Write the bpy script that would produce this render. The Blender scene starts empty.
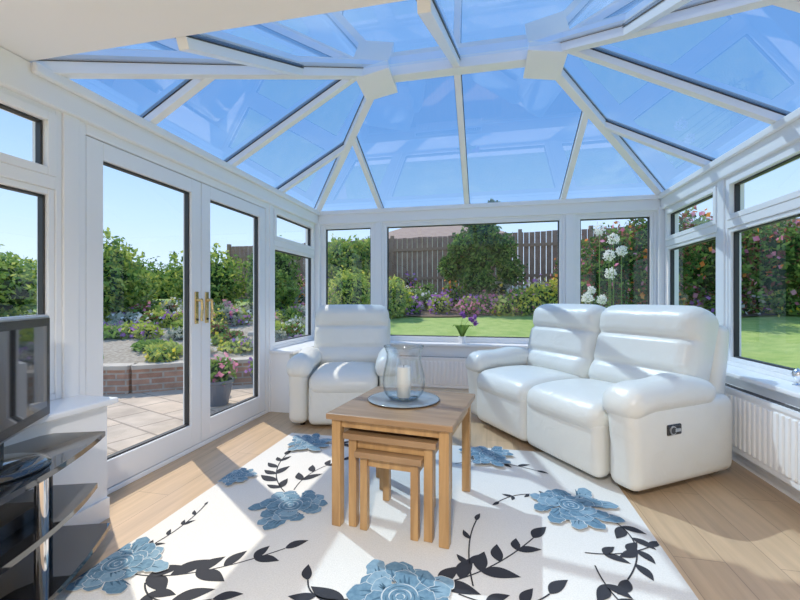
import bpy, math, random
import numpy as np
from mathutils import Vector, Matrix
random.seed(7); rng=np.random.default_rng(7)
scene=bpy.context.scene
try:
    scene.view_settings.view_transform='Standard'
    scene.view_settings.look='None'
    scene.view_settings.exposure=0.08
    scene.view_settings.gamma=1.1
except Exception as e: print(e)

# ---------------------------------------------------------------- materials
def pmat(name,col,rough=0.5,metal=0.0,spec=0.5,noise=None,bump=None,coat=0):
    m=bpy.data.materials.new(name); m.use_nodes=True
    nt=m.node_tree; b=nt.nodes['Principled BSDF']
    b.inputs['Base Color'].default_value=(*col,1); b.inputs['Roughness'].default_value=rough
    b.inputs['Metallic'].default_value=metal; b.inputs['Specular IOR Level'].default_value=spec
    b.inputs['Coat Weight'].default_value=coat
    tc=nt.nodes.new('ShaderNodeTexCoord')
    if noise:
        sc,col2,lo,hi=noise
        n=nt.nodes.new('ShaderNodeTexNoise'); n.inputs['Scale'].default_value=sc; n.inputs['Detail'].default_value=4
        r=nt.nodes.new('ShaderNodeValToRGB'); r.color_ramp.elements[0].position=lo; r.color_ramp.elements[1].position=hi
        r.color_ramp.elements[0].color=(*col,1); r.color_ramp.elements[1].color=(*col2,1)
        nt.links.new(tc.outputs['Object'],n.inputs['Vector']); nt.links.new(n.outputs['Fac'],r.inputs['Fac'])
        nt.links.new(r.outputs['Color'],b.inputs['Base Color'])
    if bump:
        sc,st,dist=bump
        n=nt.nodes.new('ShaderNodeTexNoise'); n.inputs['Scale'].default_value=sc; n.inputs['Detail'].default_value=5; n.inputs['Distortion'].default_value=.5
        bp=nt.nodes.new('ShaderNodeBump'); bp.inputs['Strength'].default_value=st; bp.inputs['Distance'].default_value=dist
        nt.links.new(tc.outputs['Object'],n.inputs['Vector']); nt.links.new(n.outputs['Fac'],bp.inputs['Height'])
        nt.links.new(bp.outputs['Normal'],b.inputs['Normal'])
    return m
def glassmat(name,tint,f0=.04,f1=1.0,edge=None):
    # thin glazing: Schlick reflectance from the facing angle (two-sided), clear transmission
    m=bpy.data.materials.new(name); m.use_nodes=True; nt=m.node_tree; nt.nodes.clear()
    o=nt.nodes.new('ShaderNodeOutputMaterial'); mx=nt.nodes.new('ShaderNodeMixShader')
    t=nt.nodes.new('ShaderNodeBsdfTransparent'); t.inputs[0].default_value=(*tint,1)
    g=nt.nodes.new('ShaderNodeBsdfGlossy'); g.inputs['Color'].default_value=(1,1,1,1); g.inputs['Roughness'].default_value=0.0
    lw=nt.nodes.new('ShaderNodeLayerWeight'); lw.inputs['Blend'].default_value=.5
    p=nt.nodes.new('ShaderNodeMath'); p.operation='POWER'; p.inputs[1].default_value=5
    mr=nt.nodes.new('ShaderNodeMapRange'); mr.inputs['To Min'].default_value=f0; mr.inputs['To Max'].default_value=f1
    nt.links.new(lw.outputs['Facing'],p.inputs[0]); nt.links.new(p.outputs[0],mr.inputs['Value'])
    if edge:  # longer light path through curved glass near its silhouette
        r=nt.nodes.new('ShaderNodeValToRGB'); r.color_ramp.elements[0].position=.45; r.color_ramp.elements[0].color=(*tint,1)
        r.color_ramp.elements[1].position=1; r.color_ramp.elements[1].color=(*edge,1)
        nt.links.new(lw.outputs['Facing'],r.inputs[0]); nt.links.new(r.outputs[0],t.inputs[0])
    nt.links.new(mr.outputs[0],mx.inputs[0]); nt.links.new(t.outputs[0],mx.inputs[1]); nt.links.new(g.outputs[0],mx.inputs[2])
    nt.links.new(mx.outputs[0],o.inputs[0]); return m
def leafmat(name,c1,c2,sc=3):
    m=bpy.data.materials.new(name); m.use_nodes=True; nt=m.node_tree; nt.nodes.clear()
    o=nt.nodes.new('ShaderNodeOutputMaterial'); mx=nt.nodes.new('ShaderNodeMixShader'); mx.inputs[0].default_value=0.35
    d=nt.nodes.new('ShaderNodeBsdfDiffuse'); t=nt.nodes.new('ShaderNodeBsdfTranslucent')
    tc=nt.nodes.new('ShaderNodeTexCoord'); n=nt.nodes.new('ShaderNodeTexNoise'); n.inputs['Scale'].default_value=sc
    r=nt.nodes.new('ShaderNodeValToRGB'); r.color_ramp.elements[0].position=.35; r.color_ramp.elements[1].position=.65
    r.color_ramp.elements[0].color=(*c1,1); r.color_ramp.elements[1].color=(*c2,1)
    nt.links.new(tc.outputs['Object'],n.inputs['Vector']); nt.links.new(n.outputs['Fac'],r.inputs['Fac'])
    nt.links.new(r.outputs[0],d.inputs[0]); nt.links.new(r.outputs[0],t.inputs[0])
    nt.links.new(d.outputs[0],mx.inputs[1]); nt.links.new(t.outputs[0],mx.inputs[2]); nt.links.new(mx.outputs[0],o.inputs[0])
    return m
def brickmat(name,c1,c2,mortar,bw,bh,ms,scale=1,rot=0,grain=None,rough=.6,swap=None,bias=0,offset=.5,gr=(.72,1.12)):
    m=bpy.data.materials.new(name); m.use_nodes=True; nt=m.node_tree; b=nt.nodes['Principled BSDF']; b.inputs['Roughness'].default_value=rough
    tc=nt.nodes.new('ShaderNodeTexCoord'); mp=nt.nodes.new('ShaderNodeMapping'); mp.inputs['Rotation'].default_value=swap or (0,0,rot)
    br=nt.nodes.new('ShaderNodeTexBrick'); br.inputs['Scale'].default_value=scale
    br.inputs['Color1'].default_value=(*c1,1); br.inputs['Color2'].default_value=(*c2,1); br.inputs['Mortar'].default_value=(*mortar,1)
    br.inputs['Brick Width'].default_value=bw; br.inputs['Row Height'].default_value=bh; br.inputs['Mortar Size'].default_value=ms
    br.inputs['Bias'].default_value=bias; br.offset=offset
    nt.links.new(tc.outputs['Object'],mp.inputs[0]); nt.links.new(mp.outputs[0],br.inputs['Vector'])
    n=nt.nodes.new('ShaderNodeTexNoise'); mp2=nt.nodes.new('ShaderNodeMapping'); mp2.inputs['Scale'].default_value=grain or (3,3,3)
    n.inputs['Scale'].default_value=1; n.inputs['Detail'].default_value=6
    nt.links.new(mp.outputs[0],mp2.inputs[0]); nt.links.new(mp2.outputs[0],n.inputs['Vector'])
    r=nt.nodes.new('ShaderNodeValToRGB'); r.color_ramp.elements[0].color=(gr[0],)*3+(1,); r.color_ramp.elements[1].color=(gr[1],)*3+(1,)
    r.color_ramp.elements[0].position=.3; r.color_ramp.elements[1].position=.7
    mx=nt.nodes.new('ShaderNodeMixRGB'); mx.blend_type='MULTIPLY'; mx.inputs[0].default_value=1
    nt.links.new(n.outputs['Fac'],r.inputs[0]); nt.links.new(br.outputs['Color'],mx.inputs[1]); nt.links.new(r.outputs[0],mx.inputs[2])
    nt.links.new(mx.outputs[0],b.inputs['Base Color']); return m
def woodmat(name,c1,c2,stretch):
    m=bpy.data.materials.new(name); m.use_nodes=True; nt=m.node_tree; b=nt.nodes['Principled BSDF']; b.inputs['Roughness'].default_value=.38
    tc=nt.nodes.new('ShaderNodeTexCoord'); mp=nt.nodes.new('ShaderNodeMapping'); mp.inputs['Scale'].default_value=stretch
    n=nt.nodes.new('ShaderNodeTexNoise'); n.inputs['Scale'].default_value=1; n.inputs['Detail'].default_value=7; n.inputs['Distortion'].default_value=.6
    r=nt.nodes.new('ShaderNodeValToRGB'); r.color_ramp.elements[0].color=(*c1,1); r.color_ramp.elements[1].color=(*c2,1)
    r.color_ramp.elements[0].position=.35; r.color_ramp.elements[1].position=.65
    nt.links.new(tc.outputs['Object'],mp.inputs[0]); nt.links.new(mp.outputs[0],n.inputs['Vector']); nt.links.new(n.outputs['Fac'],r.inputs[0])
    nt.links.new(r.outputs[0],b.inputs['Base Color']); return m

M_UPVC=pmat('white_upvc',(.87,.88,.89),.28)
M_WALL=pmat('white_plaster',(.87,.88,.89),.6,bump=(60,.05,.002))
M_GASK=pmat('black_gasket',(.02,.02,.022),.5)
M_CAP=pmat('grey_seal',(.45,.46,.48),.5)
M_GLASS=glassmat('clear_glass',(.96,.98,.98),.03,.8)
M_ROOFG=glassmat('blue_tint_roof_glass',(.46,.62,.80),.11,.9)
M_BRASS=pmat('brass',(.75,.55,.25),.25,1)
M_FLOOR=brickmat('oak_laminate',(.56,.385,.23),(.50,.34,.20),(.30,.20,.12),1.25,.19,.0018,grain=(2.2,28,3),rough=.33,rot=math.pi/2,gr=(.84,1.10))
M_LEATH=pmat('cream_leather',(.80,.79,.73),.34,noise=(2.5,(.76,.75,.69),.3,.8),bump=(7,.42,.02))
M_BLACK=pmat('black_plastic',(.012,.012,.014),.25)
M_BGLASS=pmat('black_glass',(.006,.007,.009),.04,spec=.8,coat=.5)
M_SILVER=pmat('silver_plastic',(.45,.46,.48),.3,.7)
M_CHROME=pmat('chrome',(.8,.8,.82),.08,1)
M_OAK=woodmat('oak_top',(.25,.145,.07),(.36,.22,.115),(2.5,22,2.5))
M_OAKV=woodmat('oak_leg',(.36,.20,.08),(.52,.31,.13),(25,25,2.5))
M_RUG=pmat('rug_cream',(.76,.74,.70),.95,noise=(180,(.66,.64,.60),.3,.7),bump=(250,.6,.004))
M_RBLUE=pmat('rug_blue',(.075,.165,.25),.95,noise=(60,(.125,.235,.325),.35,.65))
M_RBLUE3=pmat('rug_blue_light',(.14,.25,.34),.95,noise=(60,(.20,.325,.42),.35,.65))
M_RBLUE2=pmat('rug_blue_dark',(.03,.08,.13),.95,noise=(60,(.05,.12,.19),.35,.65))
M_RBLK=pmat('rug_black',(.018,.02,.028),.95)
M_RLINE=pmat('rug_pale_line',(.45,.50,.53),.95)
M_RAD=pmat('radiator_enamel',(.88,.88,.88),.3)
M_CANDLE=pmat('candle_wax',(.9,.88,.82),.5)
M_THING=glassmat('vase_glass',(.90,.93,.94),.10,.9,edge=(.22,.28,.30))
M_PLATE=pmat('plate_glass_grey',(.24,.27,.29),.15,spec=.7)
M_POT=pmat('terracotta_glazed',(.10,.12,.16),.25)
M_SOIL=pmat('soil',(.10,.065,.04),.95,noise=(8,(.17,.12,.08),.3,.7))
M_GRAVEL=pmat('gravel',(.27,.22,.17),.95,noise=(22,(.45,.39,.31),.35,.65),bump=(30,.8,.03))
M_GRASS=pmat('grass',(.22,.36,.07),.9,noise=(5,(.36,.47,.13),.3,.7),bump=(40,.6,.05))
M_FENCE=pmat('fence_wood',(.24,.14,.10),.85,noise=(6,(.34,.21,.15),.3,.7))
M_FENCE2=pmat('fence_post',(.30,.19,.13),.85)
M_PAVE=brickmat('sandstone_paving',(.62,.48,.36),(.50,.41,.33),(.30,.24,.19),.5,.36,.012,rot=.35,grain=(4,4,4),rough=.85)
M_BRICK=brickmat('garden_brick',(.36,.18,.12),(.46,.26,.18),(.42,.37,.32),.22,.075,.01,grain=(9,9,9),rough=.9,swap=(math.pi/2,0,0))
M_STONE=pmat('stone_coping',(.44,.38,.32),.85,noise=(7,(.54,.48,.41),.3,.7))
M_BARK=pmat('bark',(.12,.08,.05),.9)
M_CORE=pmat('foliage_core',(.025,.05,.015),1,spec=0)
L_DARK=leafmat('leaf_dark',(.05,.11,.03),(.10,.19,.05))
L_MID=leafmat('leaf_mid',(.15,.28,.06),(.28,.41,.10))
L_LIME=leafmat('leaf_lime',(.40,.50,.08),(.60,.64,.16))
L_RED=leafmat('leaf_bronze',(.20,.07,.05),(.36,.14,.10))
L_GREY=leafmat('leaf_silver',(.34,.38,.28),(.54,.55,.45))
F_PINK=leafmat('petal_pink',(.75,.18,.35),(.85,.40,.55)); F_PURP=leafmat('petal_purple',(.35,.12,.50),(.5,.25,.65))
F_YEL=leafmat('petal_yellow',(.85,.70,.05),(.9,.8,.25)); F_WHITE=leafmat('petal_white',(.85,.85,.82),(.9,.9,.88)); F_ORG=leafmat('petal_orange',(.8,.2,.05),(.85,.35,.08))
M_HROOF=pmat('house_roof_tiles',(.30,.20,.16),.9,noise=(3,(.36,.26,.2),.3,.7)); M_RENDER=pmat('house_render',(.7,.66,.58),.9)

# ---------------------------------------------------------------- mesh builder
class MB:
    def __init__(s): s.v=[];s.f=[];s.m=[];s.s=[];s.mats=[];s.T=Matrix.Identity(4)
    def mi(s,mat):
        if mat not in s.mats: s.mats.append(mat)
        return s.mats.index(mat)
    def add(s,vs,fs,mat,smooth=False):
        o=len(s.v); s.v+= [tuple(s.T@Vector(p)) for p in vs]
        k=s.mi(mat)
        for f in fs: s.f.append(tuple(i+o for i in f)); s.m.append(k); s.s.append(smooth)
    def box(s,a,b,mat,R=None):
        x0,y0,z0=[min(a[i],b[i]) for i in range(3)]; x1,y1,z1=[max(a[i],b[i]) for i in range(3)]
        vs=[(x0,y0,z0),(x1,y0,z0),(x1,y1,z0),(x0,y1,z0),(x0,y0,z1),(x1,y0,z1),(x1,y1,z1),(x0,y1,z1)]
        if R is not None: vs=[tuple(R@Vector(p)) for p in vs]
        s.add(vs,[(0,3,2,1),(4,5,6,7),(0,1,5,4),(1,2,6,5),(2,3,7,6),(3,0,4,7)],mat)
    def beam(s,p0,p1,w,h,mat,up=Vector((0,0,1)),drop=0):
        p0=Vector(p0);p1=Vector(p1); d=(p1-p0); L=d.length; d.normalize(); sd=d.cross(up).normalized(); u=sd.cross(d).normalized()
        R=Matrix((( d.x,sd.x,u.x,p0.x),(d.y,sd.y,u.y,p0.y),(d.z,sd.z,u.z,p0.z),(0,0,0,1)))
        s.box((0,-w/2,-h-drop),(L,w/2,-drop),mat,R)
    def cyl(s,p0,p1,r0,r1,mat,n=16,caps=True,smooth=True):
        p0=Vector(p0);p1=Vector(p1); d=(p1-p0).normalized(); a=d.orthogonal().normalized(); b=d.cross(a)
        vs=[]
        for p,r in((p0,r0),(p1,r1)):
            for i in range(n):
                t=2*math.pi*i/n; vs.append(tuple(p+a*math.cos(t)*r+b*math.sin(t)*r))
        s.add(vs,[(i,(i+1)%n,n+(i+1)%n,n+i) for i in range(n)],mat,smooth)
        if caps: s.add(vs,[tuple(range(n-1,-1,-1)),tuple(range(n,2*n))],mat)
    def tube(s,pts,r,mat,n=10):
        for a,b in zip(pts[:-1],pts[1:]): s.cyl(a,b,r,r,mat,n)
    def lathe(s,c,prof,mat,n=32):
        vs=[];fs=[]
        for r,z in prof:
            for i in range(n):
                t=2*math.pi*i/n; vs.append((c[0]+r*math.cos(t),c[1]+r*math.sin(t),c[2]+z))
        for j in range(len(prof)-1):
            for i in range(n): fs.append((j*n+i,j*n+(i+1)%n,(j+1)*n+(i+1)%n,(j+1)*n+i))
        s.add(vs,fs,mat,True)
    def prism(s,pts,z0,z1,mat):
        n=len(pts); vs=[(x,y,z0) for x,y in pts]+[(x,y,z1) for x,y in pts]
        s.add(vs,[tuple(range(n-1,-1,-1)),tuple(range(n,2*n))]+[(i,(i+1)%n,n+(i+1)%n,n+i) for i in range(n)],mat)
    def puff(s,c,size,r,mat,bulge=(0,0,0),rot=None,shape=None,m=8):
        h=[size[i]/2 for i in range(3)]; r=min(r,min(h)*.98)
        def ax(hh):
            L=[-hh,-hh+r*.2,-hh+r*.45,-hh+r*.7]
            I=[-hh+r+(2*hh-2*r)*k/m for k in range(m+1)] if hh-r>.01 else [-hh+r]
            return L+I+[hh-r*.7,hh-r*.45,hh-r*.2,hh]
        A=[ax(x) for x in h]; vs=[];fs=[];D={}
        def vid(p):
            k=tuple(round(q,5) for q in p)
            if k in D: return D[k]
            q=[max(-(h[i]-r),min(h[i]-r,p[i])) for i in range(3)]
            d=Vector([p[i]-q[i] for i in range(3)])
            if d.length>0: d=d.normalized()*r
            o=[q[i]+d[i] for i in range(3)]
            nrm=[o[i]/h[i] for i in range(3)]; cs=[math.cos(math.pi/2*max(-1,min(1,x))) for x in nrm]
            o[0]+=bulge[0]*nrm[0]*cs[1]**.6*cs[2]**.6; o[1]+=bulge[1]*nrm[1]*cs[0]**.6*cs[2]**.6; o[2]+=bulge[2]*nrm[2]*cs[0]**.6*cs[1]**.6
            if shape: o=shape(o,nrm)
            v=Vector(o)
            if rot is not None: v=rot@v
            v=v+Vector(c); D[k]=len(vs); vs.append(tuple(v)); return D[k]
        for a in range(3):
            b,cc=(a+1)%3,(a+2)%3
            for sg in(-1,1):
                for i in range(len(A[b])-1):
                    for j in range(len(A[cc])-1):
                        q=[]
                        for (ii,jj) in((i,j),(i+1,j),(i+1,j+1),(i,j+1)):
                            p=[0,0,0]; p[a]=sg*h[a]; p[b]=A[b][ii]; p[cc]=A[cc][jj]; q.append(vid(p))
                        fs.append(tuple(q if sg>0 else q[::-1]))
        s.add(vs,fs,mat,True)
    def obj(s,name,loc=(0,0,0),rz=0,bevel=0):
        me=bpy.data.meshes.new(name); me.from_pydata(s.v,[],s.f)
        for m in s.mats: me.materials.append(m)
        me.polygons.foreach_set('material_index',s.m); me.polygons.foreach_set('use_smooth',s.s); me.update()
        o=bpy.data.objects.new(name,me); bpy.context.collection.objects.link(o); o.location=loc; o.rotation_euler=(0,0,rz)
        if bevel:
            b=o.modifiers.new('bevel','BEVEL'); b.width=bevel; b.segments=2; b.limit_method='ANGLE'
        return o

# ---------------------------------------------------------------- dims
XL,XR,YB=-2.07,1.79,4.60
EZ=2.14; YF=1.40
DXL,DXR,DYB=-1.83,1.62,4.43      # dwarf wall inner faces
SZ=.56                            # sill underside
mb=MB(); mb.box((XL-.1,-1.3,-.1),(XR+.1,YB+.1,0),M_FLOOR); mb.obj('floor')
mb=MB(); mb.box((XL-.12,-1.3,0),(DXL,1.62,SZ),M_WALL); mb.box((XL-.12,3.48,0),(DXL,YB+.12,SZ),M_WALL); mb.obj('wall_left')
mb=MB(); mb.box((DXR,-1.3,0),(XR+.12,YB+.12,SZ),M_WALL); mb.obj('wall_right')
mb=MB(); mb.box((DXL,DYB,0),(DXR,YB+.12,SZ),M_WALL); mb.obj('wall_back')
mb=MB(); mb.box((XL-.12,-1.4,-.1),(XR+.12,-1.3,2.4),M_WALL); mb.obj('wall_front')
mb=MB()
mb.box((XL-.16,-1.4,EZ+.0),(XR+.16,YF,EZ+.2),M_WALL); mb.obj('ceiling')
mb=MB(); mb.box((XL,-1.3,SZ),(DXL+.05,1.64,SZ+.03),M_UPVC); mb.box((XL,3.46,SZ),(DXL+.05,YB,SZ+.03),M_UPVC)
mb.box((DXL+.05,DYB-.05,SZ),(DXR-.05,YB,SZ+.03),M_UPVC); mb.box((DXR-.05,-1.3,SZ),(XR,YB,SZ+.03),M_UPVC); mb.obj('trim_window_sills',bevel=.008)
mb=MB()
mb.box((DXL,-1.3,0),(DXL+.015,1.62,.1),M_UPVC); mb.box((DXL,3.48,0),(DXL+.015,DYB,.1),M_UPVC); mb.obj('baseboard_left')
mb=MB(); mb.box((DXL+.015,DYB-.015,0),(DXR-.015,DYB,.1),M_UPVC); mb.obj('baseboard_back')
mb=MB(); mb.box((DXR-.015,-1.3,0),(DXR,DYB,.1),M_UPVC); mb.obj('baseboard_right')

# ---------------------------------------------------------------- windows
def wmap(plane,c):
    if plane=='x': return lambda a,d,z:(c+d,a,z)
    return lambda a,d,z:(a,c+d,z)
def ring(mb,P,a0,a1,z0,z1,w,d0,d1,mat,bot=None):
    bot=w if bot is None else bot
    mb.box(P(a0,d0,z0),P(a0+w,d1,z1),mat); mb.box(P(a1-w,d0,z0),P(a1,d1,z1),mat)
    mb.box(P(a0+w,d0,z1-w),P(a1-w,d1,z1),mat); mb.box(P(a0+w,d0,z0),P(a1-w,d1,z0+bot),mat)
def pane(mb,P,a0,a1,z0,z1,w=.045,dd=.035,bot=None):
    ring(mb,P,a0,a1,z0,z1,w,-dd,dd,M_UPVC,bot)
    b=w if bot is None else bot
    ring(mb,P,a0+w,a1-w,z0+b,z1-w,.010,-.018,.018,M_GASK)
    g=.006
    mb.add([P(a0+w+g,0,z0+b+g),P(a1-w-g,0,z0+b+g),P(a1-w-g,0,z1-w-g),P(a0+w+g,0,z1-w-g)],[(0,1,2,3)],M_GLASS)
WT=1.99; TR0,TR1=1.60,1.66; WB=SZ+.03
def window(name,plane,c,a0,a1,vent=True):
    mb=MB(); P=wmap(plane,c)
    ring(mb,P,a0,a1,WB,WT,.03,-.04,.04,M_UPVC)
    if vent:
        mb.box(P(a0+.03,-.045,TR0),P(a1-.03,.045,TR1),M_UPVC)
        pane(mb,P,a0+.03,a1-.03,WB+.03,TR0,.03); pane(mb,P,a0+.03,a1-.03,TR1,WT-.03,.04,.05)
    else: pane(mb,P,a0+.03,a1-.03,WB+.03,WT-.03,.03)
    return mb.obj(name,bevel=.004)
window('window_1','x',XL,.35,1.56); window('window_2','x',XL,-1.3,.33)
window('window_3','x',XL,3.52,4.50)
window('window_4','y',YB,-1.98,-1.29,False); window('window_5','y',YB,-1.21,.82,False); window('window_6','y',YB,.91,1.70,False)
window('window_7','x',XR,3.54,4.50); window('window_8','x',XR,1.95,3.46); window('window_9','x',XR,.3,1.9); window('window_10','x',XR,-1.3,.25)
mb=MB()
for x,y,w,d in((XL,YB,.18,.18),(XR,YB,.18,.18),(XL,1.60,.10,.08),(XL,3.49,.10,.06),(XR,3.50,.1,.08),(XR,1.925,.1,.05),(XR,.275,.1,.05),(XL,.34,.1,.02),(-1.25,YB,.08,.11),(.865,YB,.09,.11)):
    mb.box((x-w/2,y-d/2,WB if not (x==XL and 1.5<y<3.5) else 0),(x+w/2,y+d/2,EZ-.12),M_UPVC)
mb.obj('trim_posts',bevel=.006)
mb=MB()
mb.box((XL-.1,-1.3,WT-.005),(XL+.07,YB+.1,EZ),M_UPVC); mb.box((XR-.07,-1.3,WT-.005),(XR+.1,YB+.1,EZ),M_UPVC); mb.box((XL+.07,YB-.07,WT-.005),(XR-.07,YB+.1,EZ),M_UPVC)
mb.box((XL+.07,YB-.10,EZ-.05),(XR-.07,YB-.07,EZ),M_UPVC)
mb.box((XL+.07,YF,EZ-.05),(XL+.10,YB-.07,EZ),M_UPVC); mb.box((XR-.10,YF,EZ-.05),(XR-.07,YB-.07,EZ),M_UPVC)
mb.obj('trim_eaves_beam',bevel=.008)

# doors
mb=MB(); P=wmap('x',XL)
ring(mb,P,1.62,3.47,0,WT-.0,.06,-.04,.04,M_UPVC,.03); mb.obj('trim_door_frame',bevel=.005)
for i,(a0,a1) in enumerate(((1.685,2.538),(2.545,3.405))):
    mb=MB(); pane(mb,P,a0,a1,.035,WT-.065,.095,.035,.15)
    hy=a1-.05 if i==0 else a0+.05
    mb.box(P(hy-.016,.035,.90),P(hy+.016,.045,1.13),M_BRASS); mb.cyl(P(hy,.045,1.07),P(hy,.085,1.07),.011,.011,M_BRASS)
    mb.tube([P(hy,.082,1.07),P(hy,.088,1.0),P(hy,.08,.94),P(hy,.084,.92)],.010,M_BRASS)
    mb.cyl(P(hy,.045,.93),P(hy,.052,.93),.008,.008,M_BLACK)
    mb.obj('door_%d'%(i+1),bevel=.005)

# ---------------------------------------------------------------- roof
HL=Vector((-.81,3.0,2.86)); HR=Vector((.38,3.0,2.86)); RZ=EZ+.01
cFL=Vector((XL,YF,RZ)); cFR=Vector((XR,YF,RZ)); cBL=Vector((XL,YB,RZ)); cBR=Vector((XR,YB,RZ))
mb=MB()
mb.add([cBL,cBR,HR,HL],[(0,1,2,3)],M_ROOFG); mb.add([cFL,cFR,HR,HL],[(0,1,2,3)],M_ROOFG)
mb.add([cFL,cBL,HL],[(0,1,2)],M_ROOFG); mb.add([cFR,cBR,HR],[(0,1,2)],M_ROOFG)
mb.obj('roof_glass')
mb=MB()
def bar(p0,p1,w=.05,h=.05):
    mb.beam(p0,p1,w,h,M_UPVC,drop=.004); mb.beam(p0,p1,w*.9,-.02,M_CAP,drop=-.004)
    mb.beam(p0,p1,w*1.25,.006,M_GASK,drop=.0045)
for c,h in((cBL,HL),(cBR,HR),(cFL,HL),(cFR,HR)): bar(c,h,.065,.06)
mb.beam(HL,HR,.10,.09,M_UPVC,drop=.0)
def onhip(c,h,axis,val):
    t=(val-c[axis])/(h[axis]-c[axis]); return c+(h-c)*t
for X in(-1.22,-.22,.79):
    for ce_l,ce_r,Y in((cBL,cBR,YB),(cFL,cFR,YF)):
        if X<HL.x: top=onhip(ce_l,HL,0,X)
        elif X>HR.x: top=onhip(ce_r,HR,0,X)
        else: top=Vector((X,3.0,2.86))
        bar(Vector((X,Y,RZ)),top)
for Y in(3.64,2.84,2.05):
    for cF,cB,H in((cFL,cBL,HL),(cFR,cBR,HR)):
        if Y>3.0: top=onhip(cB,H,1,Y)
        else: top=onhip(cF,H,1,Y) 
        bar(Vector((cF.x,Y,RZ)),top)
for H,sg in((HL,-1),(HR,1)):
    R=Matrix.Translation(H+Vector((sg*.02,-.03,-.11)))@Matrix.Rotation(sg*.18,4,'Y')@Matrix.Rotation(-.15,4,'X')
    mb.box((-.13,-.14,-.035),(.13,.14,.035),M_UPVC,R)
mb.obj('trim_roof_glazing_bars',bevel=.003)

# ---------------------------------------------------------------- furniture
def recliner(name,n,W,loc,rz,aw=.20):
    mb=MB(); sw=(W-2*aw)/n
    X0=-W/2; tot=W-.17; bw=tot/n
    mb.puff((0,.02,.18),(W-.10,.80,.28),.03,M_LEATH)
    for i in range(n):
        cx=X0+aw+sw*(i+.5); bx=-tot/2+bw*(i+.5)
        mb.puff((cx,-.43,.20),(sw-.004,.12,.34),.05,M_LEATH,(0,.02,0))
        def sh(o,nr): 
            o[2]-= .035*max(0,nr[1])**2+.03*max(0,-nr[1])**3; return o
        mb.puff((cx,-.14,.385),(sw-.002,.72,.17),.075,M_LEATH,(0,.02,.025),shape=sh,m=12)
        Rb=Matrix.Rotation(math.radians(-16),3,'X')
        def shb(o,nr):
            z=nr[2]; f=max(0,-nr[1]) if nr[1]<0 else 0
            o[1]+= f*.035*math.exp(-((z-.30)/.06)**2)          # tuck under the headrest
            o[1]+= f*.022*math.exp(-((z+.38)/.06)**2)          # tuck above the lumbar roll
            o[1]-= f*.025*math.exp(-((z+.72)/.22)**2)
            o[1]-= f*.020*math.exp(-((z-.68)/.22)**2)
            return o
        mb.puff((bx if n>1 else cx,.265,.695),(bw-.003,.26,.64),.10,M_LEATH,(0,.02,.012),Rb,shape=shb,m=26)
    mb.puff((0,.395,.50),(W-.15,.12,.80),.05,M_LEATH,(0,.01,0),Matrix.Rotation(math.radians(-8),3,'X'))
    for sg in(-1,1):
        ax=sg*(W/2-aw/2)
        def sp(o,nr):
            o[1]+= -.03*max(0,nr[2])*max(0,-nr[1]); return o
        mb.puff((sg*(W/2-aw*.46),-.03,.26),(aw*.90,.84,.46),.055,M_LEATH,(.012,.010,0),shape=sp)
        def sa(o,nr):
            y=-nr[1]
            o[2]-= .07*max(0,y-.45)**1.5*1.6 ; o[0]*=1+.10*max(0,y); 
            o[2]+= .012*math.sin(nr[1]*5)*max(0,nr[2]); return o
        mb.puff((ax,-.125,.52),(aw+.025,.70,.15),.072,M_LEATH,(.008,.02,.022),shape=sa,m=12)
        for fy in(-.34,.33): mb.cyl((sg*(W/2-.1),fy,0),(sg*(W/2-.1),fy,.09),.022,.028,M_BLACK)
        lx=sg*(W/2+.005)
        if n>1 or sg>0:
            mb.puff((lx,-.17,.35),(.02,.115,.06),.0098,M_BLACK)
            mb.cyl((lx,-.19,.35),(lx+sg*.015,-.19,.35),.024,.024,M_SILVER); mb.cyl((lx,-.19,.35),(lx+sg*.017,-.19,.35),.018,.018,M_BLACK)
            mb.box((lx+sg*.01,-.18,.342),(lx+sg*.018,-.135,.358),M_SILVER)
    return mb.obj(name,loc,rz)
recliner('leather_armchair',1,.92,(-1.275,3.60,0),math.radians(13),.17)
recliner('leather_sofa',2,1.68,(.665,3.25,.0125),math.radians(-56))

# nest of tables
def table(mb,w,d,H,leg,yo,tt=.028):
    mb.box((-w/2,-d/2+yo,H-tt),(w/2,d/2+yo,H),M_OAK)
    a=w/2-.02; b0=-d/2+.02+yo; b1=d/2-.02+yo
    for sx in(-1,1):
        mb.box((sx*a,b0,0),(sx*(a-leg),b0+leg,H-tt),M_OAKV); mb.box((sx*a,b1-leg,0),(sx*(a-leg),b1,H-tt),M_OAKV)
        mb.box((sx*(a-.008),b0+leg,H-tt-.06),(sx*(a-.028),b1-leg,H-tt),M_OAKV)
    mb.box((-a+leg,b1-.03,H-tt-.06),(a-leg,b1-.01,H-tt),M_OAKV)
    return a,b0
mb=MB(); a,b0=table(mb,.60,.62,.53,.045,0)
mb.box((-a+.045,b0+.012,.53-.028-.04),(a-.045,b0+.03,.53-.028),M_OAKV)
mb.obj('nesting_table',(-.40,2.02,.0125),math.radians(-7),bevel=.004)
mb=MB(); a,b0=table(mb,.445,.46,.44,.04,-.06); mb.box((-a+.04,b0+.012,.44-.028-.045),(a-.04,b0+.03,.44-.028),M_OAKV)
mb.obj('nesting_table',(-.40,2.02,.0125),math.radians(-7),bevel=.004)
mb=MB(); a,b0=table(mb,.32,.36,.365,.036,-.12); mb.box((-a+.036,b0+.012,.365-.028-.045),(a-.036,b0+.03,.365-.028),M_OAKV)
mb.obj('nesting_table',(-.40,2.02,.0125),math.radians(-7),bevel=.004)
TZ=.5425
mb=MB(); mb.lathe((-.43,2.07,TZ),[(0.001,.001),(.12,.001),(.185,.006),(.19,.009),(.182,.010),(.12,.0055),(.001,.005)],M_PLATE,48); mb.obj('glass_plate')
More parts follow.
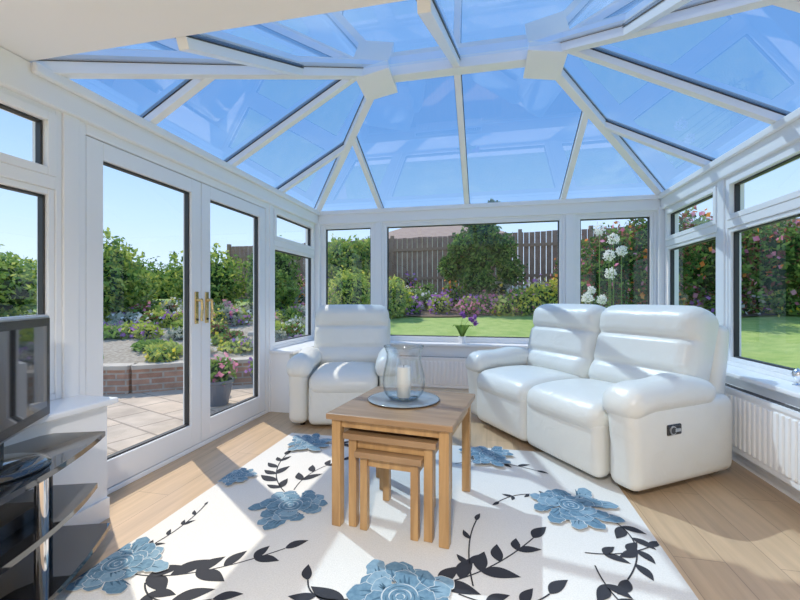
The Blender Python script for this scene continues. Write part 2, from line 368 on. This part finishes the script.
mb=MB(); mb.lathe((-.43,2.07,TZ+.0075),[(.001,.0),(.06,.0),(.082,.008),(.103,.034),(.113,.075),(.111,.12),(.100,.17),(.091,.21),(.091,.24),(.105,.275)],M_THING,48)
mb.lathe((-.43,2.07,TZ+.282),[(.102,0),(.107,0),(.107,.004),(.102,.004),(.102,0)],M_THING,48)
mb.lathe((-.43,2.07,TZ+.008),[(.06,.0),(.075,.006),(.072,.010),(.001,.008)],M_THING,48)
mb.lathe((-.43,2.07,TZ+.017),[(.001,.0),(.036,.0),(.036,.155),(.032,.16),(.012,.155),(.001,.155)],M_CANDLE,24)
mb.cyl((-.43,2.07,TZ+.168),(-.43,2.07,TZ+.185),.002,.0015,M_BLACK,6); mb.obj('candle_hurricane_vase')

# rug
RX0,RX1,RY0,RY1=-1.52,.73,1.10,2.93
mb=MB(); mb.box((RX0,RY0,0),(RX1,RY1,.012),M_RUG)
zc=[.0126]
def cl(x,y): return (max(RX0+.003,min(RX1-.003,x)),max(RY0+.003,min(RY1-.003,y)))
def flat(pts,mat):
    vs=[(*cl(x,y),zc[0]) for x,y in pts]; c=(sum(v[0] for v in vs)/len(vs),sum(v[1] for v in vs)/len(vs),zc[0])
    n=len(vs); mb.add([c]+vs,[(0,i+1,(i+1)%n+1) for i in range(n)],mat)
def petal(cx,cy,ang,r0,r1,w,mat,blunt=.5,wav=0.0):
    pts=[]; N=26; Ls=[];Rs=[]
    for k in range(N+1):
        u=k/N; wv=w/2*(math.sin(math.pi*min(1,u**(1+blunt))))**.7 if 0<u<1 else 0
        wv*=1+wav*math.sin(u*24)*(u>.5); bend=.14*(r1-r0)*math.sin(u*2.2+ang*3)
        rr=r0+(r1-r0)*u
        for sg,LL in((1,Ls),(-1,Rs)):
            v=bend+sg*wv; LL.append((cx+rr*math.cos(ang)-v*math.sin(ang),cy+rr*math.sin(ang)+v*math.cos(ang)))
    flat(Ls+Rs[::-1][1:-1],mat)
def arcstroke(cx,cy,r,a0,a1,w,mat):
    o=[];i_=[]
    for k in range(9):
        u=k/8; a=a0+(a1-a0)*u; ww=w*math.sin(math.pi*u)
        o.append((cx+(r+ww)*math.cos(a),cy+(r+ww)*math.sin(a))); i_.append((cx+r*math.cos(a),cy+r*math.sin(a)))
    n=len(o); vs=[(*cl(x,y),zc[0]) for x,y in o+i_]
    mb.add(vs,[(j,j+1,n+j+1,n+j) for j in range(n-1)],mat)
def flower(cx,cy,R,rot=0):
    st=.00003; rs=random.Random(int(cx*100+cy*1000))
    for ringi,(n,ra,rb,w) in enumerate(((11,.25,1.0,.36),(9,.15,.76,.40),(7,.05,.55,.40))):
        for k in range(n):
            a=rot+ringi*.33+2*math.pi*k/n+rs.uniform(-.2,.2); s=rs.uniform(.72,1.15) if ringi==0 else rs.uniform(.85,1.1)
            petal(cx,cy,a,R*ra*.9,R*rb*s+.002,R*w+.005,M_RLINE if ringi else M_RUG,.7,.10); zc[0]+=st
            petal(cx,cy,a,R*ra,R*rb*s,R*w,(M_RBLUE,M_RBLUE3,M_RBLUE)[(k+ringi)%3],.7,.10); zc[0]+=st
            for dv in(-.12,0.02,.14):
                petal(cx,cy,a+dv,R*(ra+.1*(rb-ra)),R*(ra+(rb-ra)*rs.uniform(.55,.85))*s,R*.045,M_RBLUE2,0); 
            zc[0]+=st
    N=24; flat([(cx+R*.30*math.cos(2*math.pi*k/N),cy+R*.30*math.sin(2*math.pi*k/N)) for k in range(N)],M_RBLUE); zc[0]+=st
    for j,r in enumerate((.27,.21,.16,.11,.06)):
        for q in range(3):
            a=rot+j*.9+q*2.1; arcstroke(cx,cy,R*r,a,a+1.9,R*.022,M_RLINE if j%2==0 else M_RBLUE2)
    zc[0]+=st
def leaf(x,y,a,L,w,mat=None):
    pts=[]
    for k in range(13):
        u=k/12; pts.append((u,math.sin(math.pi*u**.8)*w/2+.06*L*math.sin(math.pi*u)))
    for k in range(11,0,-1):
        u=k/12; pts.append((u,-math.sin(math.pi*u**.8)*w/2+.06*L*math.sin(math.pi*u)))
    flat([(x+L*u*math.cos(a)-v*math.sin(a),y+L*u*math.sin(a)+v*math.cos(a)) for u,v in pts],mat or M_RBLK); zc[0]+=.00002
def sprig(pts,n,L,w,both=True,start=.25):
    P=[Vector(p) for p in pts]
    def ev(t):
        if len(P)==3: return P[0]*(1-t)**2+P[1]*2*t*(1-t)+P[2]*t*t
        return P[0].lerp(P[1],t)
    N=20
    C=[ev(k/N) for k in range(N+1)]
    for k in range(N):
        d=(C[k+1]-C[k]).normalized(); nn=Vector((-d.y,d.x))*.0032
        q=[C[k]+nn,C[k+1]+nn,C[k+1]-nn,C[k]-nn]; flat([(p.x,p.y) for p in q],M_RBLK)
    for k in range(n):
        t=start+(1-start)*k/max(1,n-1); p=ev(t); d=ev(min(1,t+.01))-ev(max(0,t-.01)); a=math.atan2(d.y,d.x)
        s=random.uniform(.8,1.15)*(1-.25*t)
        if k==n-1: leaf(p.x,p.y,a,L*s,w*s)
        else:
            a1=a+(.65 if k%2 else -.65)*random.uniform(.8,1.25)
            leaf(p.x,p.y,a1,L*s,w*s)
            if both and k%2==0: leaf(p.x,p.y,2*a-a1,L*s*.85,w*s*.9)
sprig([(-1.40,1.30),(-1.15,1.24),(-.84,1.56)],6,.17,.075); sprig([(-1.25,1.26),(-1.15,1.14),(-.95,1.24)],3,.16,.065)
sprig([(-1.45,1.35),(-1.36,1.55),(-1.42,1.80)],5,.06,.022); sprig([(-1.0,1.95),(-1.3,2.15),(-1.34,2.5)],6,.15,.06)
sprig([(-1.05,2.05),(-1.1,2.3),(-.93,2.5)],4,.14,.055); sprig([(-.3,1.45),(-.05,1.48),(.2,1.86)],6,.16,.068); sprig([(-.1,1.45),(.1,1.38),(.22,1.52)],3,.15,.06)
sprig([(.55,2.15),(.72,1.95),(.52,1.66)],5,.13,.055); sprig([(.43,2.25),(.2,2.35),(.06,2.16)],4,.07,.028)
sprig([(.40,1.80),(.55,1.80),(.68,1.90)],3,.12,.05); sprig([(-.2,2.6),(0,2.75),(.3,2.6)],5,.12,.045); sprig([(-1.2,2.75),(-.9,2.85),(-.6,2.7)],5,.12,.045)
sprig([(-.40,1.38),(-.6,1.26),(-.66,1.40)],3,.14,.06)
sprig([(-.05,1.5),(-.1,1.75),(-.05,1.95)],3,.1,.035)
sprig([(.42,1.72),(.42,1.5),(.58,1.36)],5,.13,.055)
flower(-.985,1.89,.215,.2); flower(-1.44,1.32,.19,.5); flower(-.30,1.38,.235,.1); flower(.42,2.18,.215,.7); flower(-1.46,2.12,.12); flower(-1.28,2.72,.18,.3); flower(0,2.76,.18)
mb.obj('floral_rug')

# radiators
def radiator(name,L,H,loc,rz):
    mb=MB(); T=.075
    mb.box((-L/2,0,.0),(L/2,T,H),M_RAD)
    n=int(L/.045); st=L/n
    for i in range(n):
        x=-L/2+st*(i+.5); mb.puff((x,-.002,H/2),(st*.62,.016,H-.07),.007,M_RAD,m=2)
    mb.box((-L/2-.004,-.008,H-.016),(L/2+.004,T,H+.006),M_RAD); mb.box((-L/2-.004,-.008,.0),(-L/2+.008,T,H),M_RAD); mb.box((L/2-.008,-.008,0),(L/2+.004,T,H),M_RAD)
    for i in range(int(L/.03)): 
        x=-L/2+.02+i*.03
        if x<L/2-.02: mb.box((x,.015,H+.006),(x+.018,T-.015,H+.008),M_GASK)
    for sx in(-1,1):
        mb.cyl((sx*(L/2-.03),T/2,-.12),(sx*(L/2-.03),T/2,0),.009,.009,M_CHROME)
    mb.box((-L/2+.1,T,.05),(L/2-.1,T+.022,H-.05),M_RAD)
    return mb.obj(name,loc,rz)
radiator('radiator',2.3,.38,(DXR-.10,2.35,.12),math.radians(-90))
radiator('radiator',.95,.32,(-.55,DYB-.10,.12),0)

# tv & stand
mb=MB(); mb.T=Matrix.Translation((-1.60,1.005,0))@Matrix.Rotation(math.radians(124),4,'Z')
w=.74; z0,z1=.585,1.01
mb.puff((0,.0,(z0+z1)/2),(w,.05,z1-z0),.012,M_SILVER,m=2)
mb.box((-w/2+.014,-.028,z0+.014),(w/2-.014,-.02,z1-.014),M_BLACK); mb.box((-w/2+.045,-.0295,z0+.05),(w/2-.045,-.0275,z1-.045),M_BGLASS)
mb.puff((0,.04,.79),(w*.6,.05,.26),.02,M_BLACK,m=2)
mb.box((-.05,-.01,.51),(.05,.03,.62),M_BLACK); mb.lathe((0,.0,.502),[(.001,0),(.15,0),(.15,.008),(.12,.018),(.001,.022)],M_BGLASS,40)
mb.obj('flat_screen_television')
mb=MB(); mb.T=Matrix.Translation((-1.60,.93,0))@Matrix.Rotation(math.radians(110),4,'Z')
def shelf(z,w,d,t=.012):
    pts=[]
    for k in range(21):
        u=-1+2*k/20; pts.append((u*w/2,-d/2-.06*(1-u*u)))
    for (x,y) in((w/2,d/2-.10),(w/2-.1,d/2),(-w/2+.1,d/2),(-w/2,d/2-.10)): pts.append((x,y))
    mb.prism(pts,z-t,z,M_BGLASS)
shelf(.50,.95,.30,.02); shelf(.30,.84,.30,.02); shelf(.10,.95,.34,.02)
for sx in(-1,1):
    mb.cyl((sx*.12,-.14,0),(sx*.12,-.14,.48),.02,.02,M_CHROME,20); mb.cyl((sx*.38,.02,0),(sx*.38,.02,.48),.022,.022,M_BLACK,20)
    for z in(.08,.28,.48): mb.cyl((sx*.12,-.14,z-.008),(sx*.12,-.14,z),.028,.028,M_CHROME,20)
mb.box((-.1,.10,.0),(.1,.14,.48),M_BLACK)
mb.box((-.2,-.10,.301),(.18,.12,.345),M_BLACK)
mb.obj('glass_tv_stand')

def foliage_arrays(N,cen,rad,L,W,shell=.75,flat=0):
    d=rng.normal(size=(N,3)); d/=np.linalg.norm(d,axis=1)[:,None]
    lump=1+.16*np.sin(d[:,0]*7+cen[0]*3)*np.cos(d[:,2]*6+cen[1])+.10*np.sin(d[:,1]*11+cen[2])
    r=(shell+(1-shell)*rng.random(N))*lump
    p=np.array(cen)+d*r[:,None]*np.array(rad)
    u=rng.normal(size=(N,3)); u/=np.linalg.norm(u,axis=1)[:,None]
    w=rng.normal(size=(N,3)); w-= (w*u).sum(1)[:,None]*u; w/=np.linalg.norm(w,axis=1)[:,None]
    s=(.6+.8*rng.random(N))[:,None]
    return np.stack([p-u*L/2*s,p+w*W/2*s,p+u*L/2*s,p-w*W/2*s],1)
class Fol:
    def __init__(s): s.q=[];s.mi=[];s.mats=[];s.extra=MB()
    def idx(s,m):
        if m not in s.mats: s.mats.append(m)
        return s.mats.index(m)
    def blob(s,cen,rad,N,L,W,mats,shell=.7,core=True,flowers=None):
        for m,wt in mats:
            n=int(N*wt); s.q.append(foliage_arrays(n,cen,rad,L,W,shell)); s.mi+= [s.idx(m)]*n
        if flowers:
            for m,n,sz in flowers: s.q.append(foliage_arrays(n,cen,[r*1.08 for r in rad],sz,sz,.92)); s.mi+=[s.idx(m)]*n
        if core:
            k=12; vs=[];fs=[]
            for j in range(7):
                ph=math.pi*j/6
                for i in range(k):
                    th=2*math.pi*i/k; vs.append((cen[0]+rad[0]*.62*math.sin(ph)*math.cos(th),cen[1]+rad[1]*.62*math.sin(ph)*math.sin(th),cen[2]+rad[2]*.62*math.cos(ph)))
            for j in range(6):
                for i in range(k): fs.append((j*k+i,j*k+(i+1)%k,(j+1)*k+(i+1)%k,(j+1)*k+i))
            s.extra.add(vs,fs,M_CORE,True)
    def obj(s,name):
        V=np.concatenate(s.q).reshape(-1,3) if s.q else np.zeros((0,3)); n=len(V)//4
        vs=[tuple(x) for x in V.tolist()]+s.extra.v
        fs=[(4*i,4*i+1,4*i+2,4*i+3) for i in range(n)]+[tuple(i+len(V) for i in f) for f in s.extra.f]
        me=bpy.data.meshes.new(name); me.from_pydata(vs,[],fs)
        for m in s.mats: me.materials.append(m)
        off=len(s.mats)
        for m in s.extra.mats: me.materials.append(m)
        me.polygons.foreach_set('material_index',s.mi+[off+k for k in s.extra.m]); me.update()
        o=bpy.data.objects.new(name,me); bpy.context.collection.objects.link(o); return o
f=Fol(); ox,oy,oz=-.27,4.50,SZ+.03
f.extra.lathe((ox,oy,oz),[(.001,0),(.032,0),(.043,.07),(.045,.075),(.040,.075),(.038,.065),(.001,.062)],M_UPVC,20)
for k in range(8):
    a=k*.83; dx,dy=math.cos(a),math.sin(a)
    pts=[]
    W=.024
    for j in range(6):
        u=j/5; r=.01+.13*u; z=.06+.18*math.sin(u*2.2)*.8; ww=W*math.sin(math.pi*min(1,u*.9+.1))+.001
        pts+= [(ox+dx*r-dy*ww,oy+dy*r*.4+dx*ww,oz+z),(ox+dx*r+dy*ww,oy+dy*r*.4-dx*ww,oz+z)]
    f.extra.add(pts,[(2*j,2*j+1,2*j+3,2*j+2) for j in range(5)],L_MID,True)
f.extra.tube([(ox,oy,oz+.06),(ox+.02,oy,oz+.18),(ox+.06,oy,oz+.25),(ox+.12,oy,oz+.26)],.002,L_MID,6)
f.extra.tube([(ox,oy,oz+.06),(ox-.01,oy,oz+.2),(ox+.01,oy,oz+.33)],.002,L_MID,6)
for x,z in((.12,.255),(.15,.22),(.09,.265),(.14,.285),(.02,.30),(.0,.33)):
    f.q.append(foliage_arrays(20,(ox+x,oy,oz+z),(.022,.015,.022),.04,.03,.3)); f.mi+=[f.idx(F_PURP)]*20
f.obj('potted_orchid')
mb=MB(); mb.lathe((1.70,2.66,SZ+.03),[(.001,0),(.025,0),(.025,.006),(.008,.012),(.008,.03),(.022,.045),(.028,.065),(.02,.085),(.006,.095),(.001,.1)],M_CHROME,20); mb.obj('chrome_sill_ornament')

# ---------------------------------------------------------------- garden
wy_pts=[(-6.6,3.9),(-5.4,3.95),(-4.4,4.25),(-3.7,4.8),(-3.0,5.25),(-2.35,5.3)]
def WY(x):
    if x>-2.35: return 4.85
    if x<=-6.6: return 3.9
    for (a,b),(c,d) in zip(wy_pts[:-1],wy_pts[1:]):
        if a<=x<=c: return b+(d-b)*(x-a)/(c-a)
    return 5.3
def Dd(x,y):
    if x<-6.6: return max(y-3.9,-6.6-x)
    return max(y-WY(x),x-2.1)
def H(x,y):
    D=Dd(x,y)
    if D<=0: return -.3
    return .2+min(.9,.118*min(D,4.2)+.12*max(0,D-4.2))
nx,ny=190,170; xs=np.linspace(-16,14,nx); ys=np.linspace(-4,19.4,ny)
vs=[(float(x),float(y),H(x,y)) for y in ys for x in xs]
fs=[(j*nx+i,j*nx+i+1,(j+1)*nx+i+1,(j+1)*nx+i) for j in range(ny-1) for i in range(nx-1)]
mb=MB(); mb.add(vs,fs,M_GRASS,True); mb.obj('garden_lawn')
mb=MB(); mb.add([(-60,-40,-.6),(60,-40,-.6),(60,90,-.6),(-60,90,-.6)],[(0,1,2,3)],M_GRASS); mb.obj('ground')
mb=MB(); mb.prism([(-6.55,-3),(XL-.13,-3),(XL-.13,4.8),(-2.4,5.25),(-3.0,5.2),(-3.7,4.78),(-4.4,4.2),(-5.4,3.9),(-6.55,3.85)],-.28,-.10,M_PAVE); mb.obj('patio_paving')
mb=MB()
for (a,b),(c,d) in zip(wy_pts[:-1],wy_pts[1:]):
    for z0,z1,w,mt in((-.28,.20,.2,M_BRICK),(.20,.25,.26,M_STONE)): mb.beam((a,b,z1),(c,d,z1),w,z1-z0,mt)
mb.obj('raised_bed_brickwork')
mb=MB(); x=-8.3
while x<9:
    zt=2.72+.016*(x+14); yy=11.6
    zb=H(x,yy)-.05; mb.box((x,yy,zb),(x+.135,yy+.02,zt+random.uniform(-.01,.01)),M_FENCE); x+=.15
x=-8.3
while x<9: mb.box((x,yy-.04,.9),(x+.1,yy+.06,2.80+.016*(x+14)),M_FENCE2); x+=1.83
for zz in(.35,1.2): mb.beam((-8.3,yy-.02,1.65+zz-.35),(9,yy-.02,1.9+zz-.35),.04,.08,M_FENCE2)
mb.obj('garden_fence')
mb=MB()
def strip(x0,x1,yf,y1,n=40,mat=M_SOIL):
    vs=[];fs=[]
    for j in range(9):
        for i in range(n+1):
            x_=x0+(x1-x0)*i/n; y0=yf(x_); y_=y0+(y1-y0)*j/8; vs.append((x_,y_,H(x_,y_)+.03))
    for j in range(8):
        for i in range(n): a=j*(n+1)+i; fs.append((a,a+1,a+n+2,a+n+1))
    mb.add(vs,fs,mat,True)
strip(-6.5,7,lambda x:9.15+.3*math.sin(x*1.3),11.5); mb.obj('border_soil')
mb=MB(); strip(-9,-2.4,lambda x:WY(x)+.1,8.8,mat=M_GRAVEL); mb.obj('rockery_gravel')
f=Fol()
pal=[[(L_MID,1)],[(L_DARK,.4),(L_MID,.6)],[(L_LIME,1)],[(L_GREY,1)],[(L_MID,.5),(L_LIME,.5)],[(L_RED,.4),(L_MID,.6)]]
fl=[None,(F_PINK,),(F_PURP,),(F_YEL,),(F_WHITE,),(F_ORG,)]
def clump(x,y,r,h,pi=None,fi=None,N=None,nf=70,fs=.075):
    z=H(x,y); p=pal[pi if pi is not None else random.randrange(len(pal))]; c=fl[fi if fi is not None else random.choice([0,1,1,2,2,3,4,5])]
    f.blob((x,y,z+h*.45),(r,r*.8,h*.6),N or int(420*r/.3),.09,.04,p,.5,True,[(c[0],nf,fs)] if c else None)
for i in range(75):
    x=random.uniform(-5.5,6.5); y=random.uniform(9.3,11.3); t=(y-9)/2.3
    clump(x,y,random.uniform(.22,.42),random.uniform(.25,.5)+.45*t)
clump(-1.1,9.4,.3,.45,2,2,nf=90); clump(.4,9.3,.3,.4,2,3,nf=120); clump(1.3,9.4,.45,.7,2,3,nf=250); clump(-2.3,9.4,.35,.45,3,4); clump(-.4,9.3,.3,.35,1,1,nf=100)
clump(.9,9.4,.4,.55,2,3,nf=200); clump(-1.8,9.3,.3,.4,0,2,nf=120); clump(0,9.4,.3,.45,0,1,nf=140); clump(1.8,9.5,.4,.8,2,3,nf=240)
f.obj('flower_border')
f=Fol()
for i in range(135):
    x=random.uniform(-9,-2.6); y=WY(x)+random.uniform(.2,4.2)
    t=(y-WY(x))/4.2; clump(x,y,random.uniform(.14,.34),random.uniform(.08,.2)+.26*t,random.choice([0,2,2,3,3,4,4,5]),random.choice([0,0,1,4,4,2,3]),nf=45,fs=.06)
for i in range(20): clump(random.uniform(-9.3,-7.0),random.uniform(-1,4),random.uniform(.25,.45),random.uniform(.4,.7))
f.obj('rockery_planting')
mb=MB()
for i in range(30):
    x=random.uniform(-7,-2.7); y=WY(x)+random.uniform(.25,3); s=random.uniform(.05,.12); mb.puff((x,y,H(x,y)+.03),(s*1.6,s*1.2,s),s*.35,M_STONE,rot=Matrix.Rotation(random.random()*3,3,'Z'),m=2)
mb.obj('rockery_stones')
def shrub(name,blobs,mats,N=3500,L=.12,W=.055,flowers=None,trunk=None):
    f=Fol()
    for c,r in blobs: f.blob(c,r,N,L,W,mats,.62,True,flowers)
    if trunk:
        for a,b,r in trunk: f.extra.cyl(a,b,r,r*.6,M_BARK,8)
    return f.obj(name)
# airy central tree: several small offset crowns on visible branches
shrub('garden_tree',[((-.55,9.9,2.35),(.38,.4,.42)),((-.1,10.0,2.75),(.42,.4,.40)),((.35,10.1,2.3),(.40,.4,.42)),((-.85,10.1,1.9),(.35,.4,.38)),((-.2,9.9,2.05),(.42,.4,.35)),((.55,10.1,1.75),(.35,.4,.35)),((-.45,10,3.15),(.22,.25,.28)),((.15,10,3.2),(.18,.2,.3)),((-.2,9.8,1.5),(.45,.4,.4))],[(L_DARK,.6),(L_MID,.4)],900,.11,.05,trunk=[((-.15,9.95,.6),(-.2,9.95,2.4),.06),((-.2,9.95,1.4),(.4,10.1,2.2),.03),((-.2,9.95,1.5),(-.6,9.9,2.3),.03)])
shrub('garden_tree',[((-3.9,10.5,2.1),(.6,.6,.7)),((-3.3,10.8,2.2),(.45,.5,.6))],[(L_MID,.6),(L_LIME,.4)],2200,trunk=[((-3.8,10.5,.7),(-3.8,10.5,2.0),.06)])
shrub('rose_shrub',[((2.5,8.9,1.7),(.7,.6,.9)),((3.4,9.2,2.0),(.8,.8,1.1)),((1.95,9.7,1.5),(.45,.5,.7))],[(L_DARK,.55),(L_MID,.25),(L_RED,.2)],3000,.10,.05,flowers=[(F_ORG,50,.09),(F_PINK,60,.08)])
shrub('rose_shrub',[((4.7,9.9,1.9),(1,.8,1.1)),((5.9,9.8,1.8),(1.,.8,1.0)),((7.2,9.2,1.8),(1.1,1,1.1))],[(L_DARK,.30),(L_MID,.5),(L_RED,.2)],3400,.12,.06,flowers=[(F_ORG,50,.1),(F_PINK,90,.1)])
shrub('garden_shrub',[((9.3,7.6,1.7),(1.2,1.3,1.2)),((9.6,5.2,1.6),(1.2,1.4,1.2)),((9.6,2.5,1.7),(1.2,1.5,1.2))],[(L_MID,.5),(L_LIME,.5)],4000,.14,.07,flowers=[(F_PINK,120,.1)])
shrub('garden_shrub',[((-2.9,8.3,1.2),(.6,.5,.55)),((-2.1,8.8,1.1),(.45,.4,.5))],[(L_MID,.4),(L_LIME,.6)],1800,.09,.04,flowers=[(F_YEL,60,.06)])
shrub('garden_tree',[((-8.6,7.8,1.35),(1.1,1.0,.75)),((-7.0,9.0,1.5),(1.0,1.0,.9)),((-10,6.2,1.3),(1.3,1.2,.8)),((-7.8,6.9,1.5),(.7,.7,.9))],[(L_MID,.5),(L_LIME,.4),(L_DARK,.1)],3300,.12,.06,trunk=[((-8.6,7.8,.5),(-8.6,7.8,1.3),.1)])
shrub('garden_tree',[((-5.5,9.6,1.75),(.7,.7,.9)),((-4.6,8.0,1.2),(.5,.5,.5))],[(L_DARK,.3),(L_MID,.7)],2800,.12,.05,trunk=[((-5.5,9.6,.6),(-5.5,9.6,1.6),.08)])
f=Fol()
for i in range(16):
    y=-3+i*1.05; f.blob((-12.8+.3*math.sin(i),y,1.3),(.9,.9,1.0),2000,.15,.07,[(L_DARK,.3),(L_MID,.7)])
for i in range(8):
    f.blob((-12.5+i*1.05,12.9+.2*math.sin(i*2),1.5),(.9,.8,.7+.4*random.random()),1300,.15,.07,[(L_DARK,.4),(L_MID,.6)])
f.obj('garden_hedge')
f=Fol()
for i in range(9): f.blob((-40+i*4.5+random.uniform(-1,1),32+random.uniform(-2,2),1.2),(2.8,2,random.uniform(1.2,2.4)),1300,.4,.2,[(L_DARK,.6),(L_MID,.4)])
f.obj('distant_trees')
mb=MB(); mb.box((-6,20,-.6),(1,26,4.2),M_RENDER); mb.add([(-6.4,19.6,4.1),(1.4,19.6,4.1),(1.4,26.4,4.1),(-6.4,26.4,4.1),(-4.5,23,5.4),(-.5,23,5.4)],[(0,1,5,4),(2,3,4,5),(1,2,5),(3,0,4)],M_HROOF); mb.obj('neighbour_house')
f=Fol()
for x,y,z,r in((1.42,5.6,1.98,.07),(1.60,5.65,1.86,.075),(1.52,5.55,1.64,.07),(1.58,5.7,1.42,.075),(1.25,5.5,1.10,.07),(1.45,5.6,1.08,.06),(1.68,5.6,1.70,.065),(1.35,5.7,1.2,.05),(3.35,4.9,1.3,.07),(3.5,4.8,1.5,.07),(3.42,4.6,1.2,.07)):
    n=200; f.q.append(foliage_arrays(n,(x,y,z),(r,r,r),.024,.018,.7)); f.mi+=[f.idx(F_WHITE)]*n
    f.extra.cyl((x,y,H(x,y)),(x,y,z),.005,.004,L_MID,6)
    for k in range(3): f.q.append(foliage_arrays(6,(x,y,H(x,y)+.15),(.1,.1,.15),.2,.03,.4)); f.mi+=[f.idx(L_MID)]*6
f.obj('allium_seed_heads')
for (x,y,s,ff) in((-2.95,3.95,1,F_PINK),(-3.35,4.35,.8,F_WHITE),(-2.75,4.55,.9,F_PURP)):
    f=Fol(); f.extra.lathe((x,y,-.10),[(.001,0),(.11*s,0),(.16*s,.24*s),(.175*s,.25*s),(.175*s,.28*s),(.15*s,.28*s),(.15*s,.24*s),(.001,.24*s)],M_POT,24)
    f.blob((x,y,-.10+.38*s),(.2*s,.2*s,.16*s),500,.06,.03,[(L_MID,1)],.4,True,[(ff,70,.045)]); f.obj('flower_pot')

# ---------------------------------------------------------------- lights, sky
w=bpy.data.worlds.new('sky'); scene.world=w; w.use_nodes=True; nt=w.node_tree; nt.nodes.clear()
o=nt.nodes.new('ShaderNodeOutputWorld'); bg=nt.nodes.new('ShaderNodeBackground'); tc=nt.nodes.new('ShaderNodeTexCoord'); sp=nt.nodes.new('ShaderNodeSeparateXYZ')
r=nt.nodes.new('ShaderNodeValToRGB'); e=r.color_ramp.elements
e[0].position=0; e[0].color=(.74,.87,1.0,1); e[1].position=1; e[1].color=(.15,.33,.70,1)
x=e.new(.16); x.color=(.50,.70,.98,1); x=e.new(.40); x.color=(.22,.44,.82,1)
nt.links.new(tc.outputs['Generated'],sp.inputs[0]); nt.links.new(sp.outputs['Z'],r.inputs[0])
mp=nt.nodes.new('ShaderNodeMapping'); mp.inputs['Scale'].default_value=(1,1,3.2)
n=nt.nodes.new('ShaderNodeTexNoise'); n.inputs['Scale'].default_value=2.2; n.inputs['Detail'].default_value=7; n.inputs['Roughness'].default_value=.55
nt.links.new(tc.outputs['Generated'],mp.inputs[0]); nt.links.new(mp.outputs[0],n.inputs['Vector'])
r2=nt.nodes.new('ShaderNodeValToRGB'); r2.color_ramp.elements[0].position=.56; r2.color_ramp.elements[1].position=.80; r2.color_ramp.elements[1].color=(.5,.5,.5,1)
mx=nt.nodes.new('ShaderNodeMixRGB'); mx.inputs[2].default_value=(1.0,1.03,1.06,1)
nt.links.new(n.outputs['Fac'],r2.inputs[0]); nt.links.new(r2.outputs[0],mx.inputs[0]); nt.links.new(r.outputs[0],mx.inputs[1]); nt.links.new(mx.outputs[0],bg.inputs[0]); bg.inputs[1].default_value=1.25
nt.links.new(bg.outputs[0],o.inputs[0])
sun=bpy.data.lights.new('sun','SUN'); sun.energy=3.9; sun.angle=.012; sun.color=(1,.92,.80); so=bpy.data.objects.new('sun',sun); bpy.context.collection.objects.link(so)
d=Vector((.62,-.45,-1.0)); so.rotation_euler=d.to_track_quat('-Z','Y').to_euler(); so.location=(-5,5,8)
mb=MB(); mb.lathe((-.1,-.5,EZ-.03),[(.12,.0),(.15,.0),(.16,.03),(.001,.03)],M_UPVC,32); mb.obj('fill_light_fitting')  # added fitting, out of view behind the camera, to carry the fill light
al=bpy.data.lights.new('interior_fill_light','AREA'); al.shape='DISK'; al.size=.22; al.energy=48; al.color=(1,.93,.84); al.spread=math.radians(130)  # added warm fill to brighten the interior, not a known room lamp
ao=bpy.data.objects.new('interior_fill_light',al); bpy.context.collection.objects.link(ao); ao.location=(-.1,-.5,EZ-.032); ao.rotation_euler=(math.radians(15),0,0)

cam=bpy.data.cameras.new('camera'); cam.lens=18; cam.sensor_width=36; cam.clip_start=.05; cam.clip_end=300
co=bpy.data.objects.new('camera',cam); bpy.context.collection.objects.link(co); co.location=(0,0,1.07); co.rotation_euler=(math.radians(90),0,math.radians(12.27)); scene.camera=co
